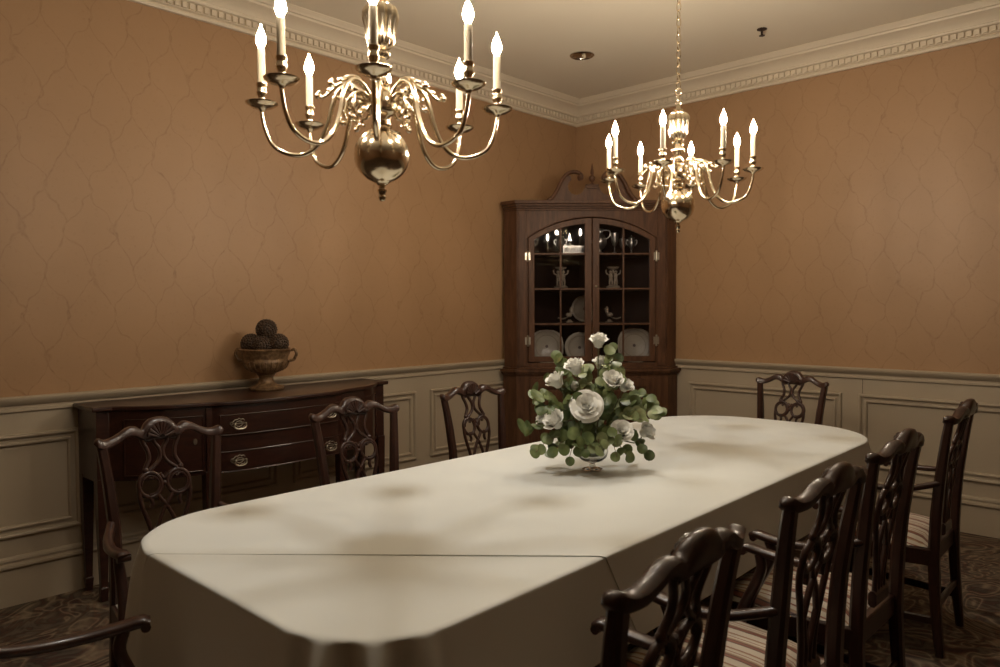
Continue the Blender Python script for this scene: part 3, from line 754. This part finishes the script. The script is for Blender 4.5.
for (a, f_, z, r, lab) in ((-.080, -.02, .268, .060, 'brown scaly ball at the left of the urn'), (.080, -.02, .268, .060, 'brown scaly ball at the right of the urn'), (-.005, -.058, .258, .058, 'brown scaly ball at the front of the urn, low in the middle'),
                           (.004, .072, .254, .055, 'brown scaly ball at the back of the urn, nearly hidden'), (.004, 0, .350, .062, 'brown scaly ball on top of the pile in the urn')):
    v = ru * a + fu * f_; coneball((v.x, v.y, z), r, lab, int(z * 999 + a * 77))

# ================================================================ CORNER CABINET (local x along its face, +y into the corner)
CS = .018; cb = (.592 + CS * .707, -.592 + CS * .707, 0)
t = thing('corner_cabinet', 'tall dark mahogany corner cabinet with arched glass doors and swan neck pediment', 'cabinet', cb, PI / 4)
DC = .80
def foot(d, e=0.0): return [(-.594 - .414 * d, -d), (.594 + .414 * d, -d), (.690 + .707 * d, .096 - .707 * d * .95), (.02, DC - e), (-.02, DC - e), (-.690 - .707 * d, .096 - .707 * d * .95)]
ZA0, ZA1 = 1.976, 2.134
def arch(xh, zs, zt, n=20, x0=None, x1=None):
    """points on the arch of half width xh springing at zs with top zt, from x0 to x1"""
    sag = zt - zs; R = (xh * xh + sag * sag) / (2 * sag); zc = zt - R
    x0 = xh if x0 is None else x0; x1 = -xh if x1 is None else x1
    return [(x0 + (x1 - x0) * i / n, zc + math.sqrt(R * R - (x0 + (x1 - x0) * i / n) ** 2)) for i in range(n + 1)]
# upper carcass
mb = MB()
for s in (-1, 1):
    mb.prism([(s * .594, 0), (s * .690, .096), (s * .680, .106), (s * .584, .010)], .95, 2.20)          # return
    mb.prism([(s * .690, .096), (0, DC - .006), (0, DC - .024), (s * .676, .100)], .95, 2.20)          # back panel along the wall
ft = [(-.585, .02), (.585, .02), (.672, .106), (0, DC - .03), (-.672, .106)]
mb.prism(ft, .95, .975); mb.prism(ft, 2.17, 2.20)
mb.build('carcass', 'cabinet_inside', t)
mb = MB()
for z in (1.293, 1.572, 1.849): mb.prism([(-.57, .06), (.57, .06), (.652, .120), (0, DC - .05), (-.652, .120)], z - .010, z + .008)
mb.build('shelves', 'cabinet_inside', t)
# face frame with arched opening
mb = MB(); n = 24
inn = [(-.512, .985), (.512, .985)] + arch(.512, ZA0, ZA1 + .004, n)
out = [(-.594, .95), (.594, .95)] + [(.594 - 1.188 * i / n, 2.20) for i in range(n + 1)]
mb.ringprism(out, inn, 0, .022)
for s in (-1, 1): mb.prism([(s * .594, 0), (s * .690, .096), (s * .696, .090), (s * .600, -.004)], .95, 2.20)
mb.build('face_frame', 'cabinet_wood', t, bevel=.002)
for s in (-1, 1):
    mb = MB(); mb.box(min(s * .522, s * .584), -.010, .96, max(s * .522, s * .584), .001, 2.19)
    mb.build('pilaster', 'cabinet_wood', t, bevel=.003)
# arch moulding round the opening
mb = MB(); mb.sweep([(x, -.003, z) for x, z in arch(.517, ZA0, ZA1 + .010, 30)], rrect(.010, .012), (0, 1, 0)); mb.build('arch_moulding', 'cabinet_wood', t)
# cornice
mb = MB()
for d, z0, z1 in ((.012, 2.190, 2.206), (.022, 2.206, 2.222), (.036, 2.222, 2.240), (.050, 2.240, 2.268)): mb.prism(foot(d, .012), z0, z1)
mb.build('cornice', 'cabinet_wood', t, bevel=.004)
# pediment
def pedi(s):
    sw = [(-.350, 2.266), (-.318, 2.290), (-.282, 2.345), (-.250, 2.410), (-.215, 2.462), (-.175, 2.486), (-.135, 2.490), (-.102, 2.478), (-.084, 2.456), (-.088, 2.436), (-.104, 2.434), (-.110, 2.448)]
    p = cr([(-s * a, -.020, z) for a, z in sw], 5)
    mb = MB(); mb.sweep(p, lambda q: rrect(.032 - .012 * q, .066 - .022 * q, .3), (0, 1, 0))
    mb.sphere(.022, (s * .100, -.024, 2.450), 14, 10, (1, 1.3, 1))
    mb.build('swan_neck', 'cabinet_wood', t, angle=50)
for s in (-1, 1): pedi(s)
poly = []
for s in (1,):
    left = [(-.345, 2.266), (-.318, 2.284), (-.282, 2.338), (-.250, 2.402), (-.215, 2.452), (-.190, 2.466), (-.170, 2.462)]
    notch = [(-.126 + .066 * math.cos(a), 2.378 + .066 * math.sin(a)) for a in [math.radians(d) for d in (125, 150, 180, 210, 240, 270, 300, 330, 350)]]
    left += notch + [(-.048, 2.386)]
poly = left + [(-x, z) for x, z in left[::-1]]
mb = MB()
# triangulate the tympanum as strips down to the base line
base = 2.264
cols = sorted(set(round(p[0], 4) for p in left))
path = left
mb.prism([(a, b2) for a, b2 in poly], -.004, .016, 'y')
o = mb.build('tympanum', 'cabinet_wood', t)
mb = MB(); mb.box(-.046, -.022, 2.36, .046, .022, 2.386); mb.box(-.052, -.026, 2.386, .052, .026, 2.394); mb.build('plinth', 'cabinet_wood', t, bevel=.002)
mb = MB(); mb.lathe([(.018, 2.394), (.022, 2.398), (.010, 2.406), (.008, 2.414), (.020, 2.426), (.026, 2.442), (.024, 2.456), (.012, 2.466), (.010, 2.472), (.014, 2.480), (.013, 2.500), (.009, 2.520), (.005, 2.545), (.001, 2.562)], 18); mb.build('finial', 'cabinet_wood', t)
# doors
def door(s):
    n = 18; zi0 = 1.036
    out = [(s * .003, .992), (s * .507, .992)] + arch(.507, ZA0 - .002, ZA1 - .002, n, s * .507, s * .003)
    inn = [(s * .058, zi0), (s * .458, zi0)] + arch(.507, ZA0 - .045, ZA1 - .047, n, s * .458, s * .058)
    mb = MB(); mb.ringprism(out, inn, -.006, .020)
    d = mb.build('door', 'cabinet_wood', t, bevel=.003)
    mb = MB()
    for z in (1.293, 1.572, 1.849): mb.box(min(s * .055, s * .461), -.003, z - .007, max(s * .055, s * .461), .009, z + .007)
    mb.box(s * .250 - .007, -.003, zi0 - .004, s * .250 + .007, .009, 2.050)
    mb.build('muntins', 'cabinet_wood', d, bevel=.002)
    mb = MB(); mb.prism(inn, .010, .0125, 'y'); mb.build('glass_pane', 'pane', d)
    for z in (1.83, 1.16):
        mb = MB(); hx = s * .512
        mb.box(hx - .022, -.012, z - .030, hx + .022, -.0105 + .002, z + .030); mb.sweep([(hx, -.013, z - .034), (hx, -.013, z + .034)], circ(.006, 8), (0, 1, 0)); mb.sphere(.008, (hx, -.013, z + .038), 8, 6); mb.sphere(.008, (hx, -.013, z - .038), 8, 6)
        mb.build('hinge', 'old_brass', d)
    if s > 0:
        mb = MB(); mb.sphere(.010, (s * .030, -.020, 1.59), 10, 8); mb.sweep([(s * .03, -.006, 1.59), (s * .03, -.018, 1.59)], circ(.004, 8), (0, 0, 1)); mb.build('knob', 'old_brass', d)
door(-1); door(1)
# waist moulding and lower case
mb = MB()
for d, z0, z1 in ((.030, .936, .950), (.060, .912, .936), (.048, .898, .912), (.036, .886, .898)): mb.prism(foot(d, .012), z0, z1)
mb.build('waist_moulding', 'cabinet_wood', t, bevel=.004)
mb = MB(); mb.prism(foot(.024, .012), .10, .886); mb.build('lower_case', 'cabinet_wood', t, bevel=.003)
mb = MB(); mb.prism(foot(.040, .012), 0, .10); mb.build('plinth_base', 'cabinet_wood', t, bevel=.006)
for s in (-1, 1):
    mb = MB(); n = 3
    o_ = [(s * .004, .14), (s * .50, .14), (s * .50, .86), (s * .004, .86)]; i_ = [(s * .07, .21), (s * .43, .21), (s * .43, .79), (s * .07, .79)]
    mb.ringprism(o_, i_, -.040, -.024); mb.prism([(s * .09, .23), (s * .41, .23), (s * .41, .77), (s * .09, .77)], -.034, -.024, 'y')
    d = mb.build('lower_door', 'cabinet_wood', t, bevel=.004)
    mb = MB(); mb.sphere(.011, (s * .03, -.052, .52), 10, 8); mb.build('knob', 'old_brass', d)

# --- things on the cabinet shelves (local coordinates of the cabinet turned into world)
CM = Matrix.Translation(Vector(cb)) @ Matrix.Rotation(PI / 4, 4, 'Z')
def cw(x, y, z): return tuple(CM @ Vector((x, y, z)))
def onshelf(mb, name, mat, x, y, z, label, cat, group=None, angle=50, tilt=0, rz=0):
    o = mb.build(name, mat, None, cw(x, y, z), angle=angle); o.rotation_euler = (tilt, 0, PI / 4 + rz); tag(o, label, cat, group); return o
Z1, Z2, Z3, Z4 = .976, 1.302, 1.581, 1.858
def plate(r, square=0):
    mb = MB(); n = 48; rs = []
    for q, h in ((.01, .012), (.58, .012), (.66, .006), (.80, -.002), (.97, -.008), (1.0, -.006), (.98, -.001), (.80, .006), (.62, .016), (.01, .018)):
        ring = []
        for i in range(n):
            a = 2 * PI * i / n; k = 1 + square * (.5 - .5 * math.cos(4 * a + PI * 0)) * .10 + (.012 * math.cos(16 * a) if q > .9 else 0)
            ring.append((q * r * k * math.cos(a), h, q * r * k * math.sin(a)))
        rs.append(ring)
    mb.rings(rs); return mb
for x, r, sq, lab in ((-.345, .135, 1, 'large cream plate standing at the left on the bottom shelf of the corner cabinet'), (.375, .140, 1, 'large cream plate standing at the right on the bottom shelf of the corner cabinet'), (-.075, .125, 0, 'round cream plate standing in the middle of the bottom cabinet shelf, half behind the flowers')):
    mb = plate(r, sq); 
    onshelf(mb, 'plate', 'plate_glaze', x, .165, Z1 + r * (1.0) - .003, lab, 'plate', 'cream plates in the corner cabinet', tilt=-.12)
mb = plate(.115, 0); onshelf(mb, 'plate', 'plate_glaze', .0, .40, Z2 + .112, 'round dim plate standing at the back of the second cabinet shelf, between the birds', 'plate', 'cream plates in the corner cabinet', tilt=-.12)
def bird(flip):
    mb = MB(); s = flip
    mb.lathe([(.030, 0), (.032, .006), (.018, .014), (.012, .024)], 18)
    rs = []
    for k, (x, z, r) in enumerate(((-.060, .030, .003), (-.035, .036, .010), (-.012, .046, .024), (.006, .062, .029), (.016, .082, .024), (.016, .098, .017), (.014, .112, .018), (.014, .124, .012), (.014, .130, .002))):
        rs.append([(s * (x + r * math.cos(2 * PI * i / 12) * .8), r * math.sin(2 * PI * i / 12) * .85, z + r * math.cos(2 * PI * i / 12) * .55) for i in range(12)])
    mb.rings(rs)
    mb.sweep([(s * .028, 0, .112), (s * .046, 0, .108)], lambda q: circ(.005 * (1 - q) + .001, 6), (0, 0, 1))
    mb.sweep(cr([(s * -.03, 0, .036), (s * -.06, .0, .030), (s * -.095, 0, .040)], 4), lambda q: circ(.010 - .004 * q, 8, .006), (0, 0, 1))
    mb.sphere(.02, (s * -.005, .018, .062), 10, 8, (1.2, .5, .9)); mb.sphere(.02, (s * -.005, -.018, .062), 10, 8, (1.2, .5, .9))
    return mb
onshelf(bird(1), 'bird_figurine', 'figurine_glaze', -.160, .16, Z2, 'small pale bird figurine at the left on the second cabinet shelf', 'figurine', 'bird figurines in the corner cabinet')
onshelf(bird(-1), 'bird_figurine', 'figurine_glaze', .165, .16, Z2, 'small pale bird figurine at the right on the second cabinet shelf', 'figurine', 'bird figurines in the corner cabinet')
def putto(s):
    """a pair of small child figures holding up a bowl on a rocky base"""
    mb = MB(); mb.lathe([(.055, 0), (.058, .008), (.048, .018), (.030, .024)], 20)
    for sx in (-1, 1):
        o = sx * .020
        for lx in (-.008, .010):
            mb.sweep([(o + lx, 0, .022), (o + lx * 1.2, -.004, .050), (o + lx * .6, 0, .078)], lambda q: circ(.006 + .004 * q, 8), (0, 1, 0))
        mb.sphere(.020, (o, 0, .096), 12, 10, (.85, .75, 1.25)); mb.sphere(.013, (o + sx * .002, 0, .132), 12, 10)
        mb.sweep(cr([(o + sx * .012, 0, .110), (o + sx * .034, -.004, .118), (o + sx * .040, -.002, .146)], 4), circ(.005, 7), (0, 1, 0))
        mb.sweep(cr([(o - sx * .010, 0, .110), (o - sx * .016, -.010, .130), (0, -.004, .150)], 4), circ(.005, 7), (0, 1, 0))
    mb.lathe([(.006, .135), (.012, .150), (.040, .158), (.050, .170), (.048, .172), (.02, .164), (.0005, .162)], 20)
    return mb
onshelf(putto(1), 'figurine', 'figurine_glaze', -.232, .15, Z3, 'pale figurine of small figures on the left of the third cabinet shelf', 'figurine', 'figure groups in the corner cabinet')
onshelf(putto(1), 'figurine', 'figurine_glaze', .195, .15, Z3, 'pale figurine of small figures on the right of the third cabinet shelf', 'figurine', 'figure groups in the corner cabinet')
def urnlet(h, r, lid=True, fl=0):
    mb = MB(); K = [(.45 * r, 0), (.5 * r, .03 * h), (.2 * r, .10 * h), (.16 * r, .22 * h), (.55 * r, .34 * h), (.95 * r, .50 * h), (r, .66 * h), (.8 * r, .78 * h), (.7 * r, .84 * h), (.85 * r, .90 * h)]
    if lid: K += [(.8 * r, .91 * h), (.4 * r, .96 * h), (.12 * r, .98 * h), (.14 * r, 1.03 * h), (.001, 1.05 * h)]
    mb.lathe(K, 22)
    for s in (-1, 1): mb.sweep(cr([(s * r * .9, 0, .74 * h), (s * r * 1.4, 0, .78 * h), (s * r * 1.45, 0, .60 * h), (s * r * .95, 0, .48 * h)], 4), circ(.0035, 6), (0, 1, 0))
    return mb
# silver gallery tray
mb = MB(); mb.box(-.085, -.04, .0, .085, .04, .006); mb.box(-.085, -.04, .055, .085, -.036, .062); mb.box(-.085, .036, .055, .085, .04, .062)
for i in range(11):
    x = -.082 + i * .1640 / 10
    for y in (-.038, .038): mb.sweep([(x, y, .004), (x, y, .057)], circ(.003, 6), (0, 1, 0))
for x in (-.083, .083): mb.box(x - .002, -.04, .0, x + .002, .04, .062)
onshelf(mb, 'gallery_tray', 'silver', -.135, .13, Z4, 'silver tray with pierced gallery rim on the top cabinet shelf', 'tray')
onshelf(urnlet(.150, .034), 'silver_urn', 'silver', -.235, .15, Z4, 'small silver urn at the left end of the top cabinet shelf', 'urn', 'silver pieces on the top shelf')
mb = urnlet(.10, .032, False); onshelf(mb, 'silver_cup', 'silver', -.165, .23, Z4 + .0, 'silver two handled cup behind the gallery tray', 'cup', 'silver pieces on the top shelf')
mb = MB(); mb.lathe([(.045, 0), (.048, .006), (.020, .014), (.016, .03), (.040, .05), (.058, .08), (.060, .11), (.045, .145), (.030, .160), (.026, .185), (.034, .20), (.030, .205)], 24)
mb.sweep(cr([(.05, 0, .12), (.085, 0, .15), (.08, 0, .19), (.032, 0, .196)], 5), circ(.005, 8), (0, 1, 0)); mb.sweep(cr([(-.055, 0, .09), (-.08, 0, .13), (-.095, 0, .19)], 5), lambda q: circ(.011 - .005 * q, 8), (0, 1, 0))
onshelf(mb, 'coffee_pot', 'silver', .085, .16, Z4, 'silver coffee pot just right of the middle on the top cabinet shelf', 'pot', 'silver pieces on the top shelf')
def tumbler(h, r):
    mb = MB(); mb.lathe([(.5 * r, 0), (.55 * r, .01), (.16 * r, .02), (.13 * r, .35 * h), (.5 * r, .42 * h), (.9 * r, .6 * h), (r, h), (r * .94, h), (.8 * r, .62 * h), (.01, .45 * h)], 20); return mb
onshelf(tumbler(.17, .032), 'goblet', 'silver', .205, .14, Z4, 'tall silver goblet on the top cabinet shelf behind the right door', 'goblet', 'silver pieces on the top shelf')
onshelf(tumbler(.13, .028), 'goblet', 'silver', .285, .22, Z4, 'shorter silver goblet behind the tall one on the top cabinet shelf', 'goblet', 'silver pieces on the top shelf')
onshelf(urnlet(.145, .030), 'silver_urn', 'silver', .345, .15, Z4, 'small silver urn at the right end of the top cabinet shelf', 'urn', 'silver pieces on the top shelf')

# ================================================================ FLOWERS
VX, VY, VZ = 2.385, -2.995, TT + .0055
t = thing('vase', 'low footed clear glass vase holding the white roses', 'vase', (VX, VY, VZ))
mb = MB(); mb.lathe([(.040, 0), (.041, .003), (.030, .007), (.014, .012), (.011, .022), (.014, .028), (.040, .036), (.058, .052), (.064, .075), (.060, .095), (.057, .095), (.060, .075), (.054, .055), (.036, .042), (.0005, .038)], 36)
mb.build('bowl', 'vase_glass', t, angle=60)
mb = MB(); mb.sphere(.050, (0, 0, .082), 16, 10, (1, 1, .7)); mb.build('flower_foam', 'stem', t)
MOUTH = Vector((VX, VY, VZ + .100))
def petal(mb, a0, w_, r0, r1, h0, h1, curl, nu=6, nv=6, mat=None):
    vs = []; fs = []
    for j in range(nv + 1):
        v = j / nv
        ww = w_ * (0.45 + .75 * math.sin(PI * (0.12 + .62 * v)) ) * (1 if v < .85 else 1 - (v - .85) * 1.6)
        for i in range(nu + 1):
            u = -1 + 2 * i / nu
            ed = u * u
            r = r0 + (r1 - r0) * v ** 1.5 + curl * max(0, v - .7) ** 1.2 * 2.2
            z = h0 + (h1 - h0) * v - .10 * ed * v * (h1 - h0) * 1.4 - curl * max(0, v - .8) * 1.5
            a = a0 + u * ww
            vs.append((r * math.cos(a), r * math.sin(a), z))
    for j in range(nv):
        for i in range(nu): k = j * (nu + 1) + i; fs.append((k, k + 1, k + nu + 2, k + nu + 1))
    mb.add(vs, fs, mat)
def rose(P, R, face, idx, lab):
    R *= 1.08
    LAY = ((4, .16, .34, .82, .03, .95), (5, .24, .55, .78, .09, .80), (5, .34, .78, .64, .15, .72), (5, .40, .96, .38, .20, .66))
    if idx == 6: LAY = ((4, .12, .26, .72, .03, .95), (5, .2, .45, .66, .08, .80), (5, .28, .68, .52, .14, .74), (6, .34, .92, .28, .20, .62), (6, .36, 1.10, -.02, .26, .60))
    rnd = random.Random(idx * 13 + 5)
    P = Vector(P); face = Vector(face).normalized()
    t = thing('rose', lab, 'flower', tuple(P), group='white roses in the vase')
    q = face.to_track_quat('Z', 'Y').to_matrix().to_4x4()
    mb = MB()
    for k in range(3): petal(mb, k * 2.1 + rnd.random(), 1.3, .10 * R, .22 * R, -.3 * R, .68 * R, -.02 * R, mat=q)
    for L, (n, r0, r1, h, cu, w_) in enumerate(LAY):
        for k in range(n):
            petal(mb, 2 * PI * k / n + L * .7 + rnd.uniform(-.1, .1), w_ * rnd.uniform(.9, 1.1), r0 * R, r1 * R * rnd.uniform(.93, 1.05), -.62 * R, h * R * rnd.uniform(.9, 1.1), cu * R, mat=q)
    mb.sphere(.40 * R, (0, 0, -.35 * R), 12, 8, mat=q)
    mb.build('bloom', 'rose', t, angle=180)
    mb = MB()
    b0 = q @ Vector((0, 0, -.45 * R)); m0 = MOUTH - P + Vector((rnd.uniform(-.025, .025), rnd.uniform(-.025, .025), -.03))
    pts = cr([b0, b0 + (q @ Vector((0, 0, -.06))) * .6 + Vector((0, 0, -.02)), m0 * .55 + Vector((0, 0, .01)), m0], 6)
    mb.sweep(pts, circ(.0026, 6), (0, 1, 0))
    for k in range(5): petal(mb, 2 * PI * k / 5, .35, .08 * R, .40 * R, -.50 * R, -.30 * R, .1 * R, 4, 3, mat=q)
    mb.build('stem', 'stem', t, angle=180)
CAMDIR = Vector((.66, -.72, .2))
ROSES = [(2.405, -2.981, 1.289, .036, (0, 0, .9), 'white rose at the very top of the bouquet'), (2.370, -3.087, 1.191, .039, (-.3, -.2, .5), 'white rose upper left of the bouquet, below the top rose'),
         (2.298, -3.116, 1.134, .039, (-.6, -.3, .3), 'white rose at the left, above the leaf tips'), (2.390, -2.944, 1.197, .033, (.1, .1, .8), 'white rose in the middle directly under the top rose'),
         (2.484, -2.995, 1.140, .039, (.3, -.2, .3), 'white rose right of centre in the upper half of the bouquet'), (2.492, -2.921, 1.112, .032, (.6, .2, .3), 'white rose behind the one right of centre'),
         (2.448, -3.117, 1.050, .051, (.35, -.5, .3), 'largest white rose, fully open in the middle of the bouquet'), (2.330, -3.162, .984, .043, (-.3, -.6, .2), 'white rose low on the left of the bouquet'),
         (2.253, -3.139, .985, .031, (-.8, -.3, .1), 'small white rose at the left edge, partly behind another'), (2.535, -3.012, .947, .042, (.6, -.5, .2), 'white rose low on the right of the bouquet'),
         (2.539, -2.843, .927, .036, (.8, .3, .1), 'white rose at the right edge, half behind leaves'), (2.325, -3.037, 1.105, .024, (-.1, -.1, .5), 'small white rosebud between the upper left roses')]
for i, (x, y, z, r, f_, lab) in enumerate(ROSES): rose((x, y, z), r, Vector(f_) + CAMDIR * (.25 if i != 6 else .5) + Vector((0, 0, .5 if i != 6 else .2)), i, lab)
def leafdisc(mb, c, nrm, r, rnd, longf=1.0):
    nrm = nrm.normalized(); a = nrm.orthogonal().normalized(); a = Matrix.Rotation(rnd.uniform(0, 6.28), 3, nrm) @ a; b2 = nrm.cross(a)
    vs = [tuple(c)]; fs = []; n = 12
    for k, (rr) in enumerate((.55, 1.0)):
        for i in range(n):
            an = 2 * PI * i / n
            vs.append(tuple(c + a * (r * rr * longf * math.cos(an)) + b2 * (r * rr * (1 / longf ** .8) * math.sin(an)) + nrm * (r * .16 * rr * rr * (math.cos(2 * an) - .4))))
    for i in range(n):
        j = (i + 1) % n; fs += [(0, 1 + i, 1 + j), (1 + i, 1 + n + i, 1 + n + j, 1 + j)]
    mb.add(vs, fs)
TIPS = [(2.192, -3.198, .942), (2.215, -3.170, 1.081), (2.261, -3.206, .853), (2.265, -3.075, 1.237), (2.596, -2.813, 1.007), (2.545, -2.790, 1.049), (2.575, -2.881, .851), (2.550, -2.975, .830), (2.447, -2.942, 1.269), (2.442, -2.908, 1.216), (2.492, -2.945, 1.173), (2.389, -3.155, .832), (2.512, -3.119, .873), (2.536, -3.043, .854), (2.211, -3.060, 1.148), (2.342, -2.884, 1.103), (2.474, -2.789, 1.063), (2.451, -3.161, .924), (2.240, -3.019, .860), (2.441, -2.774, .872), (2.291, -2.884, .953), (2.218, -3.069, .823), (2.487, -3.052, 1.068), (2.389, -3.144, 1.069), (2.572, -2.906, .983), (2.332, -2.986, 1.191), (2.470, -3.150, .880), (2.345, -3.190, .868), (2.560, -3.070, .930), (2.250, -3.180, 1.020)]
WHERE = ['reaching to the far left, pale leaves', 'with narrow leaves pointing left', 'drooping at the lower left', 'rising at the upper left', 'reaching farthest right', 'reaching right, just behind the longest one', 'drooping at the lower right edge', 'low at the lower right', 'rising beside the top rose', 'rising right of the upper middle rose', 'at the upper right behind the roses', 'drooping over the front of the vase', 'low in front, right of the vase', 'low in front at the right', 'at the left behind the roses', 'at the back rising behind the roses', 'at the back right', 'low in the middle of the front', 'at the back left, low', 'at the back right, low', 'at the back, mid height', 'lowest at the left edge', 'between the middle and right roses', 'between the middle and left roses', 'at the right beneath the longest branch', 'rising in the upper middle between the roses', 'hanging in front of the glass bowl', 'hanging in front, left of the glass bowl', 'at the right front beside the low right rose', 'at the left between the two left roses']
for i, tip in enumerate(TIPS):
    rnd = random.Random(i + 40); tip = Vector(tip)
    t = thing('eucalyptus_branch', 'green eucalyptus branch in the vase ' + WHERE[i], 'foliage', tuple(MOUTH), group='eucalyptus branches in the vase')
    d = tip - MOUTH; L = d.length
    midp = d * .5 + Vector((0, 0, .05 if d.z > -.02 else .07)) + Vector((rnd.uniform(-.02, .02), rnd.uniform(-.02, .02), 0))
    pts = cr([Vector((0, 0, -.04)), midp, d], 8)
    mb = MB(); mb.sweep(pts, lambda q: circ(.0022 - .001 * q, 5), (0, 1, 0)); mb.build('stem', 'twig', t, angle=180)
    mb = MB(); longf = 1.55 if i in (0, 1) else 1.0
    nl = max(4, int(L / .034)); side = Vector((-d.y, d.x, 0)); side = side.normalized() if side.length > .01 else Vector((1, 0, 0))
    for k in range(nl):
        q = .30 + .70 * k / (nl - 1); p = pts[min(len(pts) - 1, int(q * (len(pts) - 1)))]
        r = (.0235 if k < nl - 1 else .022) * rnd.uniform(.82, 1.1)
        for s in ((-1, 1) if k < nl - 1 else (0,)):
            off = side * s * r * 1.05 + Vector((rnd.uniform(-.3, .3), rnd.uniform(-.3, .3), rnd.uniform(-.6, .7))) * r
            nrm = Vector((rnd.uniform(-.7, .7), rnd.uniform(-.7, .7), rnd.uniform(-.2, .8))) + CAMDIR * .8
            leafdisc(mb, p + off, nrm, r, rnd, longf)
    mb.build('leaves', 'leaf', t, angle=180)
